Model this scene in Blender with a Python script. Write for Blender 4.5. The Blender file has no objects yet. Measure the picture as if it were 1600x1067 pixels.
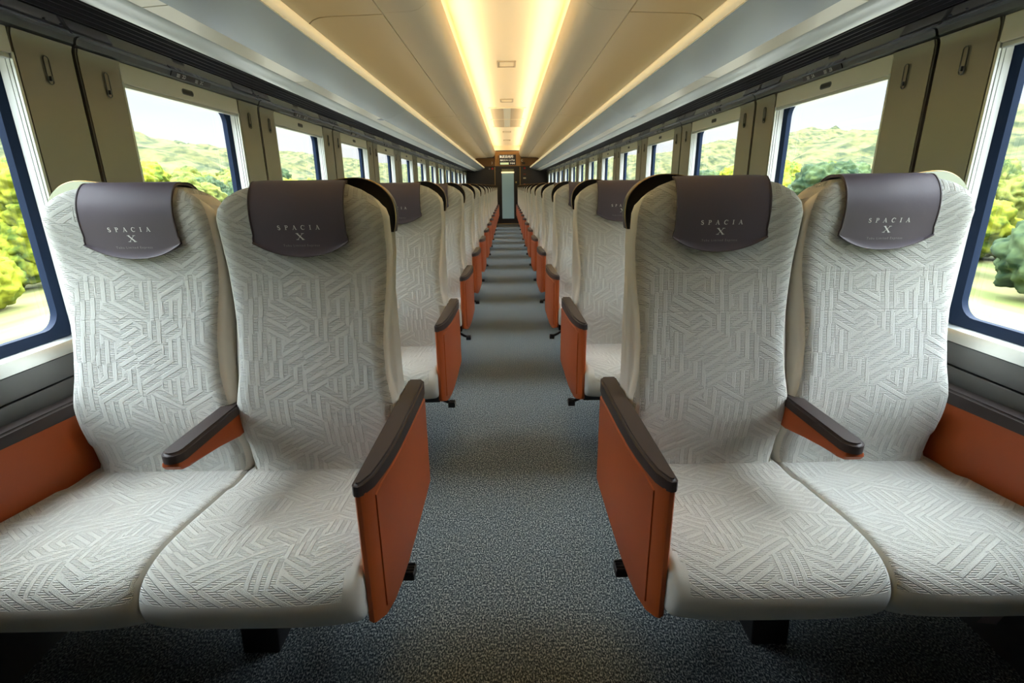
import bpy, bmesh, math, random
from mathutils import Vector, Matrix, noise
random.seed(7)
C = bpy.context.scene.collection
S = bpy.context.scene
# ------------------------------------------------------------------ camera
EYE = 1.15
F_PX, PITCH, YAW, ROLL, CX = 794.47, 0.297484, -0.0055314, 0.0120210, -0.0072
cam_d = bpy.data.cameras.new('camera'); cam = bpy.data.objects.new('camera', cam_d); C.objects.link(cam)
cam_d.sensor_width = 36; cam_d.lens = 36 * F_PX / 1600; cam_d.clip_start = 0.02; cam_d.clip_end = 2000
_r = Vector((math.cos(YAW), math.sin(YAW), 0)); _f0 = Vector((-math.sin(YAW), math.cos(YAW), 0))
_f = _f0 * math.cos(PITCH) - Vector((0, 0, 1)) * math.sin(PITCH)
_u = _f0 * math.sin(PITCH) + Vector((0, 0, 1)) * math.cos(PITCH)
_r2 = _r * math.cos(ROLL) - _u * math.sin(ROLL); _u2 = _r * math.sin(ROLL) + _u * math.cos(ROLL)
M = Matrix.Identity(4)
for i in range(3):
    M[i][0] = _r2[i]; M[i][1] = _u2[i]; M[i][2] = -_f[i]
M[0][3], M[1][3], M[2][3] = CX, 0, EYE
cam.matrix_world = M
S.camera = cam
# ------------------------------------------------------------------ light and exposure
S.view_settings.view_transform = 'Standard'; S.view_settings.look = 'None'
S.view_settings.gamma = 1; S.view_settings.use_curve_mapping = False
S.view_settings.exposure = 0.0
S.cycles.max_bounces = 8; S.cycles.diffuse_bounces = 5; S.cycles.glossy_bounces = 4
S.cycles.transparent_max_bounces = 16; S.cycles.sample_clamp_indirect = 6.0
S.cycles.use_denoising = True
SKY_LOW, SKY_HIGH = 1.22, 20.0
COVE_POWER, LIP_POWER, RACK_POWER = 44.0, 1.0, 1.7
W = bpy.data.worlds.new('sky'); S.world = W; W.use_nodes = True
nt = W.node_tree; nt.nodes.clear()
def wn(t, **k):
    n = nt.nodes.new(t)
    for a, b in k.items(): setattr(n, a, b)
    return n
tc = wn('ShaderNodeTexCoord'); mp = wn('ShaderNodeMapping'); mp.inputs['Scale'].default_value = (1, 1, 3)
nz = wn('ShaderNodeTexNoise'); nz.inputs['Scale'].default_value = 2.6; nz.inputs['Detail'].default_value = 3
cr = wn('ShaderNodeValToRGB'); cr.color_ramp.elements[0].position = .40; cr.color_ramp.elements[1].position = .62
cr.color_ramp.elements[0].color = (.74, .87, .97, 1); cr.color_ramp.elements[1].color = (.95, .97, .99, 1)
sx = wn('ShaderNodeSeparateXYZ')
hz = wn('ShaderNodeMapRange'); hz.inputs[1].default_value = 0.02; hz.inputs[2].default_value = .22
mx = wn('ShaderNodeMixRGB'); mx.inputs[1].default_value = (.93, .96, .98, 1)
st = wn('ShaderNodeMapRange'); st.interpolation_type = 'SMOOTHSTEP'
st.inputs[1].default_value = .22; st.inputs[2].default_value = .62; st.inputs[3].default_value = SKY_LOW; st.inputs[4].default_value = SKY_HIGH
bg = wn('ShaderNodeBackground'); ow = wn('ShaderNodeOutputWorld')
L = nt.links.new
L(tc.outputs['Generated'], mp.inputs[0]); L(mp.outputs[0], nz.inputs['Vector']); L(nz.outputs[0], cr.inputs[0])
L(tc.outputs['Generated'], sx.inputs[0]); L(sx.outputs[2], hz.inputs[0]); L(hz.outputs[0], mx.inputs[0]); L(cr.outputs[0], mx.inputs[2])
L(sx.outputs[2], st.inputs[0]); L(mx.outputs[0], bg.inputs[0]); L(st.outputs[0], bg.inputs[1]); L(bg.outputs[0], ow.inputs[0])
W.cycles.sampling_method = 'MANUAL'; W.cycles.sample_map_resolution = 512
sd = bpy.data.lights.new('sun', 'SUN'); sd.energy = 3.2; sd.angle = .12; sd.color = (1, .95, .82)
sun = bpy.data.objects.new('sun', sd); C.objects.link(sun); sun.rotation_euler = (math.radians(38), 0, 0)

# ------------------------------------------------------------------ materials
def mat(name, col, rough=.6, metal=0, spec=.5, emit=None, estr=0, bump=None, coat=0):
    m = bpy.data.materials.new(name); m.use_nodes = True
    t = m.node_tree; b = t.nodes['Principled BSDF']
    b.inputs['Base Color'].default_value = (*col, 1); b.inputs['Roughness'].default_value = rough
    b.inputs['Metallic'].default_value = metal; b.inputs['Specular IOR Level'].default_value = spec
    b.inputs['Coat Weight'].default_value = coat
    if emit: b.inputs['Emission Color'].default_value = (*emit, 1); b.inputs['Emission Strength'].default_value = estr
    if bump:
        n = t.nodes.new('ShaderNodeTexNoise'); n.inputs['Scale'].default_value = bump[0]; n.inputs['Detail'].default_value = 4
        c = t.nodes.new('ShaderNodeTexCoord'); t.links.new(c.outputs['Object'], n.inputs['Vector'])
        u = t.nodes.new('ShaderNodeBump'); u.inputs['Strength'].default_value = bump[1]; u.inputs['Distance'].default_value = bump[2]
        t.links.new(n.outputs[0], u.inputs['Height']); t.links.new(u.outputs[0], b.inputs['Normal'])
    return m
def nd(t, kind, **k):
    n = t.nodes.new(kind)
    for a, b in k.items():
        if a[0] == 'i' and a[1:].isdigit(): n.inputs[int(a[1:])].default_value = b
        else: setattr(n, a, b)
    return n
def fabric(name, contrast, seams=(), per=.0225):
    m = bpy.data.materials.new(name); m.use_nodes = True; t = m.node_tree; L = t.links.new
    b = t.nodes['Principled BSDF']; b.inputs['Roughness'].default_value = .92
    b.inputs['Specular IOR Level'].default_value = .2
    b.inputs['Sheen Weight'].default_value = .12; b.inputs['Sheen Roughness'].default_value = .5
    uv = nd(t, 'ShaderNodeUVMap'); uv.uv_map = 'UVMap'
    sep = nd(t, 'ShaderNodeSeparateXYZ'); L(uv.outputs[0], sep.inputs[0])
    vo = nd(t, 'ShaderNodeTexVoronoi', voronoi_dimensions='2D'); vo.inputs['Scale'].default_value = 18; vo.inputs['Randomness'].default_value = .9
    L(uv.outputs[0], vo.inputs['Vector'])
    vs = nd(t, 'ShaderNodeSeparateColor'); L(vo.outputs['Color'], vs.inputs[0])
    def M(op, a, b2=None, c=None):
        n = nd(t, 'ShaderNodeMath', operation=op)
        for i, v in enumerate((a, b2, c)):
            if v is None: continue
            if isinstance(v, (int, float)): n.inputs[i].default_value = v
            else: L(v, n.inputs[i])
        return n.outputs[0]
    idx = M('FLOOR', M('MULTIPLY', vs.outputs[0], 2.999))
    ang = M('MULTIPLY', M('SUBTRACT', idx, 1), math.radians(60))
    off = M('MULTIPLY', vs.outputs[1], .021)
    d = M('ADD', M('ADD', M('MULTIPLY', sep.outputs[0], M('COSINE', ang)), M('MULTIPLY', sep.outputs[1], M('SINE', ang))), off)
    s = M('SINE', M('MULTIPLY', d, 2 * math.pi / per))
    mr = nd(t, 'ShaderNodeMapRange', interpolation_type='SMOOTHSTEP'); L(s, mr.inputs[0])
    mr.inputs[1].default_value = -.22; mr.inputs[2].default_value = .12
    mask = mr.outputs[0]
    rib = M('SINE', M('MULTIPLY', sep.outputs[1], 2 * math.pi / .0042))
    h = M('ADD', M('MULTIPLY', mask, 1.1), M('MULTIPLY', M('SUBTRACT', 1, mask), M('MULTIPLY', rib, .45)))
    nz = nd(t, 'ShaderNodeTexNoise'); nz.inputs['Scale'].default_value = 700; nz.inputs['Detail'].default_value = 2
    L(uv.outputs[0], nz.inputs['Vector'])
    gv = nd(t, 'ShaderNodeMapRange', interpolation_type='SMOOTHSTEP'); L(M('ABSOLUTE', M('ADD', s, .05)), gv.inputs[0]); gv.inputs[1].default_value = .0; gv.inputs[2].default_value = .42
    groove = M('SUBTRACT', 1, gv.outputs[0])
    h = M('SUBTRACT', h, M('MULTIPLY', groove, .55))
    sm = None
    for z in seams:
        k = M('MAXIMUM', 0, M('SUBTRACT', 1, M('DIVIDE', M('ABSOLUTE', M('SUBTRACT', sep.outputs[1], z)), .002)))
        sm = k if sm is None else M('ADD', sm, k)
    if sm is not None:
        sm = M('MULTIPLY', sm, M('LESS_THAN', M('ABSOLUTE', sep.outputs[0]), .15)); h = M('SUBTRACT', h, M('MULTIPLY', sm, .9))
    h = M('ADD', h, M('MULTIPLY', nz.outputs[0], 1.3))
    bu = nd(t, 'ShaderNodeBump'); bu.inputs['Strength'].default_value = .9; bu.inputs['Distance'].default_value = .0026
    L(h, bu.inputs['Height']); L(bu.outputs[0], b.inputs['Normal'])
    ribc = M('MAXIMUM', M('MULTIPLY', M('SUBTRACT', 1, mask), M('ADD', .5, M('MULTIPLY', rib, .5))), M('MULTIPLY', groove, .8))
    mix = nd(t, 'ShaderNodeMixRGB'); mix.inputs[1].default_value = (.66, .68, .635, 1)
    mix.inputs[2].default_value = (.66 * contrast, .67 * contrast, .63 * contrast, 1)
    L(ribc, mix.inputs[0])
    nm = nd(t, 'ShaderNodeMixRGB', blend_type='MULTIPLY'); nm.inputs[0].default_value = .35
    L(mix.outputs[0], nm.inputs[1]); L(nz.outputs[0], nm.inputs[2]); 
    gain = nd(t, 'ShaderNodeMixRGB', blend_type='MULTIPLY'); gain.inputs[0].default_value = 1; gain.inputs[2].default_value = (1.17, 1.17, 1.17, 1)
    L(nm.outputs[0], gain.inputs[1]); L(gain.outputs[0], b.inputs['Base Color'])
    return m
M_FAB = fabric('jacquard_fabric', .87, (.442, .538))
M_FABC = fabric('cushion_jacquard_fabric', .86, per=.0195)
M_PLAIN = mat('plain_fabric', (.55, .56, .52), .9, spec=.2, bump=(900, .5, .0006))
M_SIDE = mat('side_fabric', (.74, .72, .65), .85, spec=.2, bump=(900, .4, .0005))
M_COVER = mat('mauve_leather', (.095, .078, .103), .5, spec=.45, bump=(14, .35, .004))
M_PIPE = mat('cover_piping', (.07, .055, .065), .5)
M_PRINT = mat('white_print', (.82, .82, .82), .6)
M_PRINT2 = mat('faint_print', (.34, .31, .34), .6)
M_CAP = mat('dark_cap', (.040, .030, .029), .5, spec=.35, bump=(400, .15, .0003))
M_ORANGE = mat('orange_leather', (.37, .078, .018), .45, spec=.35, bump=(60, .12, .001))
M_BLACK = mat('black_plastic', (.012, .011, .014), .4)
M_GLOSSBLACK = mat('gloss_black', (.006, .005, .006), .35, spec=.3)
M_GOLD = mat('gold_trim', (.55, .36, .14), .3, metal=1)
M_SILVER = mat('silver', (.6, .64, .66), .25, metal=1)
M_PILLAR = mat('bronze_panel', (.29, .265, .225), .33, metal=.7)
M_DADO = mat('dado_panel', (.10, .105, .105), .42, metal=.2)
M_ALU = mat('aluminium', (.62, .65, .63), .38, metal=.8)
M_WHITE = mat('white_rail', (.70, .73, .70), .4)
M_BLUE = mat('blue_gasket', (.012, .024, .055), .6, spec=.12)
M_DARKLINE = mat('dark_gap', (.01, .01, .012), .9, spec=.05)
M_CASS = mat('cream_cassette', (.84, .80, .69), .5)
M_RAIL = mat('grey_rail', (.105, .11, .115), .28, metal=.4)
M_SOFFIT = mat('glossy_soffit', (.03, .03, .038), .10, spec=.9)
M_LOUVRE = mat('louvre', (.007, .006, .010), .6, spec=.15)
M_BIN = mat('rack_panel', (.50, .55, .55), .25, metal=.25)
M_BINRAIL = mat('rack_rail', (.62, .66, .62), .32, metal=.35)
M_CREAM = mat('rack_cream', (.66, .62, .48), .35)
M_CEIL = mat('ceiling_cream', (.70, .60, .44), .45, spec=.4)
M_CEILC = mat('ceiling_centre', (.80, .73, .56), .5)
M_GRILLE = mat('grille', (.42, .37, .27), .5)
M_LED = mat('led_strip', (1, .9, .7), .5, emit=(1.0, .78, .47), estr=COVE_POWER)
M_LIP = mat('lip_added_glow', (.9, .82, .62), .5, emit=(1.0, .75, .42), estr=LIP_POWER * .35)  # faint emission added to the rack lip, standing in for light it catches
M_RACKLED = mat('rack_led', (1, .9, .7), .5, emit=(1.0, .78, .47), estr=RACK_POWER)
M_ENDWALL = mat('end_wall', (.025, .020, .022), .45)
M_BROWN = mat('brown_wood', (.17, .085, .028), .4)
M_DOOR = mat('door_dark', (.020, .016, .018), .4)
M_RED = mat('red_button', (.5, .02, .02), .4)
M_SCREEN = mat('screen', (.02, .018, .018), .3)
M_SCRTXT = mat('screen_text', (.8, .8, .7), .5, emit=(1, .95, .75), estr=1.0)
M_SCRGRN = mat('screen_green', (.5, .6, .4), .5, emit=(.6, .7, .4), estr=.6)
def carpet():
    m = bpy.data.materials.new('carpet'); m.use_nodes = True; t = m.node_tree; L = t.links.new
    b = t.nodes['Principled BSDF']; b.inputs['Roughness'].default_value = .95; b.inputs['Specular IOR Level'].default_value = .15
    c = nd(t, 'ShaderNodeTexCoord'); mp = nd(t, 'ShaderNodeMapping'); mp.inputs['Scale'].default_value = (1, .6, 1)
    n = nd(t, 'ShaderNodeTexNoise'); n.inputs['Scale'].default_value = 250; n.inputs['Detail'].default_value = 3; n.inputs['Roughness'].default_value = .7
    L(c.outputs['Object'], mp.inputs[0]); L(mp.outputs[0], n.inputs['Vector'])
    r = nd(t, 'ShaderNodeValToRGB'); e = r.color_ramp.elements
    e[0].position = .40; e[0].color = (.016, .026, .036, 1); e[1].position = .62; e[1].color = (.44, .49, .49, 1)
    k = e.new(.51); k.color = (.075, .10, .115, 1)
    L(n.outputs[0], r.inputs[0]); L(r.outputs[0], b.inputs['Base Color'])
    u = nd(t, 'ShaderNodeBump'); u.inputs['Strength'].default_value = .7; u.inputs['Distance'].default_value = .003
    L(n.outputs[0], u.inputs['Height']); L(u.outputs[0], b.inputs['Normal'])
    return m
M_CARPET = carpet()
def glass():
    m = bpy.data.materials.new('window_glass'); m.use_nodes = True; t = m.node_tree; t.nodes.clear(); L = t.links.new
    o = nd(t, 'ShaderNodeOutputMaterial'); mx = nd(t, 'ShaderNodeMixShader'); tr = nd(t, 'ShaderNodeBsdfTransparent')
    tr.inputs[0].default_value = (.98, 1, 1, 1); g = nd(t, 'ShaderNodeBsdfGlossy'); g.inputs['Roughness'].default_value = .01
    lw = nd(t, 'ShaderNodeLayerWeight'); lw.inputs[0].default_value = .5
    pw = nd(t, 'ShaderNodeMath', operation='POWER', i1=4.0); L(lw.outputs['Facing'], pw.inputs[0])
    fr = nd(t, 'ShaderNodeMath', operation='MULTIPLY_ADD', i1=.55, i2=.06); L(pw.outputs[0], fr.inputs[0])
    L(fr.outputs[0], mx.inputs[0]); L(tr.outputs[0], mx.inputs[1]); L(g.outputs[0], mx.inputs[2]); L(mx.outputs[0], o.inputs[0])
    return m
M_GLASS = glass()
def doorglass():
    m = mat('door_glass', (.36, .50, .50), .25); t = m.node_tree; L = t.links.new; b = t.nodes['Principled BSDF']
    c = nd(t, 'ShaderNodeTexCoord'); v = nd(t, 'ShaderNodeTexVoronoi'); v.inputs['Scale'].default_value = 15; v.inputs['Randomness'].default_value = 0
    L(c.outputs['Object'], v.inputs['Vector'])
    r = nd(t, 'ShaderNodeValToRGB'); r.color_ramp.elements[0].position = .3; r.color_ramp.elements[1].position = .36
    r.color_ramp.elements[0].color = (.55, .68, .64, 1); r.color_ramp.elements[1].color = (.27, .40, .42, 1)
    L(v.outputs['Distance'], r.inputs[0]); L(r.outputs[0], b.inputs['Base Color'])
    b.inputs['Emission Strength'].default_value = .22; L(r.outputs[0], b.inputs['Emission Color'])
    return m
M_DOORGLASS = doorglass()

# ------------------------------------------------------------------ mesh helpers
def obj(name, bm, m, parent=None, smooth=True, loc=None):
    me = bpy.data.meshes.new(name); bm.to_mesh(me); bm.free()
    for x in (m if isinstance(m, (list, tuple)) else [m]): me.materials.append(x)
    if smooth:
        for p in me.polygons: p.use_smooth = True
        try: me.set_sharp_from_angle(angle=math.radians(38))
        except Exception: pass
    o = bpy.data.objects.new(name, me); C.objects.link(o)
    if parent: o.parent = parent
    if loc: o.location = loc
    return o
def empty(name, loc=(0, 0, 0), parent=None):
    o = bpy.data.objects.new(name, None); C.objects.link(o); o.location = loc; o.empty_display_size = .1
    if parent: o.parent = parent
    return o
def tag(o, label, cat, group=None, kind=None):
    o['label'] = label; o['category'] = cat
    if group: o['group'] = group
    if kind: o['kind'] = kind
    return o
def struct(o): o['kind'] = 'structure'; return o
def box(bm, x0, x1, y0, y1, z0, z1, bev=0, mi=0):
    if x0 > x1: x0, x1 = x1, x0
    if y0 > y1: y0, y1 = y1, y0
    v = [bm.verts.new((x, y, z)) for x in (x0, x1) for y in (y0, y1) for z in (z0, z1)]
    fs = [bm.faces.new([v[i] for i in q]) for q in ((0, 1, 3, 2), (4, 6, 7, 5), (0, 4, 5, 1), (2, 3, 7, 6), (0, 2, 6, 4), (1, 5, 7, 3))]
    for f in fs: f.material_index = mi
    if bev:
        es = list({e for f in fs for e in f.edges})
        bmesh.ops.bevel(bm, geom=es, offset=bev, segments=3, profile=.6, affect='EDGES')
    return bm
def fix(bm): bmesh.ops.recalc_face_normals(bm, faces=bm.faces); return bm
def cr_spline(pts, n):
    """resample an open polyline through a Catmull-Rom curve, n steps per span"""
    P = [Vector(p) for p in pts]; P = [P[0] * 2 - P[1]] + P + [P[-1] * 2 - P[-2]]; out = []
    for i in range(1, len(P) - 2):
        for k in range(n):
            t = k / n; a, b, c, d = P[i - 1:i + 3]
            out.append(.5 * ((2 * b) + (c - a) * t + (2 * a - 5 * b + 4 * c - d) * t * t + (3 * b - a - 3 * c + d) * t ** 3))
    out.append(P[-2]); return out
def lerp_tab(tab, z):
    if z <= tab[0][0]: return tab[0][1]
    for (a, u), (b, v) in zip(tab, tab[1:]):
        if z <= b: 
            t = (z - a) / (b - a); return u + (v - u) * t
    return tab[-1][1]
def extrude_y(prof, y0, y1, thick=None, bm=None, closed=False, mi=0):
    """prof: list of (x,z); a sheet (or closed prism) along y; thick offsets a second skin"""
    bm = bm or bmesh.new()
    if thick:
        n = len(prof); off = []
        for i in range(n):
            a = Vector(prof[max(i - 1, 0)]); b = Vector(prof[min(i + 1, n - 1)]); d = (b - a).normalized()
            off.append((prof[i][0] - d.y * thick, prof[i][1] + d.x * thick))
        prof = list(prof) + off[::-1]; closed = True
    a = [bm.verts.new((x, y0, z)) for x, z in prof]; b = [bm.verts.new((x, y1, z)) for x, z in prof]
    n = len(prof)
    for i in range(n if closed else n - 1):
        j = (i + 1) % n; bm.faces.new((a[i], a[j], b[j], b[i])).material_index = mi
    if closed:
        if not thick:
            bm.faces.new(a[::-1]).material_index = mi; bm.faces.new(b).material_index = mi
        else:
            h = n // 2
            for R in (a, b):
                for i in range(h - 1): bm.faces.new((R[i], R[i + 1], R[n - 2 - i], R[n - 1 - i])).material_index = mi
    return bm
def poly_prism_x(poly, x0, x1, bm=None, bev=0):
    """poly (y,z) extruded along x"""
    bm = bm or bmesh.new()
    a = [bm.verts.new((x0, y, z)) for y, z in poly]; b = [bm.verts.new((x1, y, z)) for y, z in poly]; n = len(poly)
    fs = [bm.faces.new(a), bm.faces.new(b[::-1])]
    for i in range(n): fs.append(bm.faces.new((a[i], b[i], b[(i + 1) % n], a[(i + 1) % n])))
    if bev: bmesh.ops.bevel(bm, geom=list(fs[0].edges) + list(fs[1].edges), offset=bev, segments=3, profile=.6, affect='EDGES')
    return fix(bm)
def tube(bm, pts, r, n=8):
    P = [Vector(p) for p in pts]; rings = []
    for i, p in enumerate(P):
        d = (P[min(i + 1, len(P) - 1)] - P[max(i - 1, 0)]).normalized()
        u = d.orthogonal().normalized() if i == 0 else (u - d * u.dot(d)).normalized()
        v = d.cross(u); rr = r(i / (len(P) - 1)) if callable(r) else r
        rings.append([bm.verts.new(p + (u * math.cos(k * 2 * math.pi / n) + v * math.sin(k * 2 * math.pi / n)) * rr) for k in range(n)])
    for a, b in zip(rings, rings[1:]):
        for k in range(n): bm.faces.new((a[k], a[(k + 1) % n], b[(k + 1) % n], b[k]))
    bm.faces.new(rings[0][::-1]); bm.faces.new(rings[-1])
    return bm
def rrect(y0, y1, z0, z1, r, n=6):
    out = []
    for cy, cz, a0 in ((y1 - r, z0 + r, -90), (y1 - r, z1 - r, 0), (y0 + r, z1 - r, 90), (y0 + r, z0 + r, 180)):
        for k in range(n + 1):
            a = math.radians(a0 + 90 * k / n); out.append((cy + r * math.cos(a), cz + r * math.sin(a)))
    return out
_txt = {}
def text_geo(body, size, space=1.0):
    """vertices (x,y) and faces of a line of text, centred"""
    k = (body, size, space)
    if k in _txt: return _txt[k]
    cu = bpy.data.curves.new('t', 'FONT'); cu.body = body; cu.size = size; cu.align_x = 'CENTER'; cu.align_y = 'CENTER'
    cu.space_character = space; cu.resolution_u = 2
    o = bpy.data.objects.new('t', cu); C.objects.link(o)
    dg = bpy.context.evaluated_depsgraph_get(); me = o.evaluated_get(dg).to_mesh()
    res = ([tuple(v.co[:2]) for v in me.vertices], [tuple(p.vertices) for p in me.polygons])
    o.evaluated_get(dg).to_mesh_clear(); bpy.data.objects.remove(o); bpy.data.curves.remove(cu)
    _txt[k] = res; return res
def add_flat(bm, geo, f, mi=0):
    vs = [bm.verts.new(f(x, y)) for x, y in geo[0]]
    for q in geo[1]:
        try: bm.faces.new([vs[i] for i in q]).material_index = mi
        except ValueError: pass
ORD = ['', 'first', 'second', 'third', 'fourth', 'fifth', 'sixth', 'seventh', 'eighth', 'ninth', 'tenth', 'eleventh', 'twelfth', 'thirteenth', 'fourteenth', 'fifteenth', 'sixteenth']
SN = {-1: 'left', 1: 'right'}
Y_REAR, Y_END = -.12, 16.4
PITCH_Y = 1.1
NROW = 14

# ------------------------------------------------------------------ floor, ceiling and ends
bm = bmesh.new(); box(bm, -1.3, 1.3, Y_REAR, Y_END, -.08, 0); struct(obj('floor', bm, M_CARPET, smooth=False))
bm = bmesh.new(); box(bm, -1.36, 1.36, Y_REAR - .1, Y_END + .1, 2.36, 2.42); struct(obj('roof', bm, M_ALU, smooth=False))
ceil = bmesh.new(); box(ceil, -.60, .60, Y_REAR, Y_END, 2.30, 2.32); ceil = struct(obj('ceiling', ceil, M_CEILC, smooth=False))
SEAMS = [-.96, 2.87, 6.70, 10.53, 14.36]
for s in (-1, 1):
    inner = [(.370, 2.13), (.374, 2.09), (.385, 2.045), (.405, 2.015), (.435, 1.995), (.47, 1.986), (.54, 1.984), (.6085, 1.981)]
    outer = [(.6115, 1.981), (.75, 1.977), (.88, 1.973), (.93, 1.968), (.965, 1.955), (.988, 1.935), (.998, 1.905), (1.002, 1.86), (1.004, 1.78), (1.004, 1.68)]
    cuts = [Y_REAR] + [q for q in SEAMS if q > Y_REAR] + [Y_END]
    for a, b in zip(cuts, cuts[1:]):
        bm = extrude_y([(s * x, z) for x, z in inner], a + .001, b - .001, .012 * -s); obj('inner_panel', fix(bm), M_CEIL, ceil)
        bm = extrude_y([(s * x, z) for x, z in outer], a + .006, b - .006, .018 * -s); obj('outer_panel', fix(bm), M_CEIL, ceil)
    bm = bmesh.new(); box(bm, s * .62, s * 1.2, Y_REAR, Y_END, 2.06, 2.065); box(bm, s * 1.02, s * 1.025, Y_REAR, Y_END, 1.6, 2.0)
    obj('backing_panel', bm, M_DARKLINE, ceil, False)
    # warm light strip lying in the trough behind the lip
    bm = extrude_y([(s * .402, 2.088), (s * .399, 2.134)], Y_REAR, Y_END); obj('light_strip', bm, M_LED, ceil, False)
    bm = bmesh.new(); box(bm, s * .4045, s * .50, Y_REAR, Y_END, 2.03, 2.137); box(bm, s * .50, s * .60, Y_REAR, Y_END, 2.03, 2.30); obj('trough_wall', bm, M_CEILC, ceil, False)
    yy = [.4, .85, 1.31, 1.77, 2.22, 2.77, 2.865 + .09] + [3.411 + .455 * i for i in range(22)]
    for y in yy:
        bm = bmesh.new(); bmesh.ops.create_cone(bm, cap_ends=True, segments=12, radius1=.0055, radius2=.0045, depth=.003)
        obj('screw_cap', bm, M_DARKLINE, ceil, False, (s * .543, y, 1.9825))
def grille(y, n, w=.185, l=.25):
    o = empty('ceiling_grille', (0.002, y, 2.30))
    tag(o, 'small rectangular grille in the bright centre ceiling, %s' % n, 'ceiling grille', 'small grilles along the centre ceiling')
    bm = bmesh.new(); rg = [[bm.verts.new((x, y_, z)) for x, y_ in ((-a, -b), (a, -b), (a, b), (-a, b))] for a, b, z in ((w / 2, l / 2, 0), (w / 2, l / 2, -.01), (w / 2 - .016, l / 2 - .02, -.01), (w / 2 - .016, l / 2 - .02, 0))]
    for q in range(4):
        for e in range(4): bm.faces.new((rg[q][e], rg[q][(e + 1) % 4], rg[(q + 1) % 4][(e + 1) % 4], rg[(q + 1) % 4][e]))
    fix(bm)
    obj('frame', bm, M_GRILLE, o, False)
    bm = bmesh.new()
    for i in range(6): 
        y0 = -l / 2 + .03 + i * (l - .06) / 6; box(bm, -w / 2 + .02, w / 2 - .02, y0, y0 + .02, -.006, -.001)
    obj('slats', bm, M_CEILC, o, False)
for y, n in ((3.35, 'nearest one at the top edge'), (5.6, 'second from the camera'), (7.85, 'third from the camera'), (12.2, 'just past the wide return panel'), (14.4, 'last one before the end wall')): grille(y, n)
o = empty('air_return_panel', (0.008, 9.9, 2.30)); tag(o, 'wide brownish air return panel with a pale centre band in the ceiling', 'ceiling panel')
for a, b in ((-1.35, -.02), (.02, 1.25)):
    for xa in (-.26, .06): bm = bmesh.new(); box(bm, xa, xa + .20, a, b, -.012, 0); obj('mesh_panel', bm, M_GRILLE, o, False)
bm = bmesh.new(); box(bm, -.055, .055, -1.35, 1.25, -.010, 0); obj('centre_band', bm, mat('band', (.5, .53, .48), .5), o, False)
for yb in (-1.37, 0, 1.27):
    bm = bmesh.new(); box(bm, -.29, .29, yb - .015, yb + .015, -.014, 0); obj('frame_bar', bm, M_CEILC, o, False)

# end wall with door
bm = bmesh.new(); DW = .385
for a, b in ((-1.35, -DW), (DW, 1.35)): box(bm, a, b, Y_END, Y_END + .1, 0, 1.70)
wb = struct(obj('wall_back', bm, M_ENDWALL, smooth=False))
bm = bmesh.new(); box(bm, -1.35, 1.35, Y_END, Y_END + .1, 1.70, 2.4)
box(bm, -1.1, -.385, Y_END - .03, Y_END, 1.70, 1.95); box(bm, .42, 1.1, Y_END - .03, Y_END, 1.70, 1.95); obj('header_panel', bm, M_BROWN, wb, False)
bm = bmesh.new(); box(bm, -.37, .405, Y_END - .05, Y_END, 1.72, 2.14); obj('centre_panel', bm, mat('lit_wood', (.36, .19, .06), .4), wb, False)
bm = bmesh.new(); box(bm, -.41, .44, Y_END - .06, Y_END, 2.14, 2.165); box(bm, -1.1, -.39, Y_END - .045, Y_END, 1.95, 1.975); box(bm, .43, 1.1, Y_END - .045, Y_END, 1.95, 1.975)
box(bm, -1.1, 1.1, Y_END - .055, Y_END, 1.695, 1.72); obj('dark_moulding', bm, M_ENDWALL, wb, False)
bm = bmesh.new(); box(bm, -.50, .50, Y_END - .05, Y_END, 2.165, 2.30); obj('cream_fascia', bm, M_CEILC, wb, False)
for x in (-.378, .392):
    bm = bmesh.new(); box(bm, x - .008, x + .008, Y_END - .015, Y_END, 0, 1.70); obj('gold_trim', bm, M_GOLD, wb, False)
bm = bmesh.new(); box(bm, -1.35, 1.35, Y_REAR - .1, Y_REAR, 0, 2.4); struct(obj('wall_front', bm, M_ENDWALL, smooth=False))
bm = bmesh.new()
box(bm, -DW, -.17, Y_END + .02, Y_END + .07, 0, 1.70); box(bm, .20, DW, Y_END + .02, Y_END + .07, 0, 1.70)
box(bm, -.17, .20, Y_END + .02, Y_END + .07, 0, .16); box(bm, -.17, .20, Y_END + .02, Y_END + .07, 1.64, 1.70)
dr = struct(obj('door_1', bm, M_DOOR, smooth=False))
bm = bmesh.new(); box(bm, -.17, .20, Y_END + .035, Y_END + .05, .16, 1.52); obj('glass_pane', bm, M_DOORGLASS, dr, False)
bm = bmesh.new(); box(bm, -.17, .20, Y_END + .035, Y_END + .05, 1.56, 1.64); obj('upper_pane', bm, mat('olive_pane', (.22, .22, .13), .4), dr, False)
bm = bmesh.new(); box(bm, -.18, .21, Y_END + .01, Y_END + .05, 1.52, 1.56); obj('lit_bar', bm, mat('lit_bar', (.9, .8, .5), .4, emit=(1, .8, .45), estr=1.1), dr, False)
bm = bmesh.new(); box(bm, .25, .29, Y_END - .0, Y_END + .03, 1.22, 1.27, .004); obj('door_button', bm, M_GOLD, dr)
bm = bmesh.new(); box(bm, -.34, .34, Y_END - .14, Y_END - .0, 0, .015, .003); tag(obj('door_threshold', bm, M_GOLD), 'brass coloured threshold plate on the floor before the end door', 'threshold')
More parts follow.
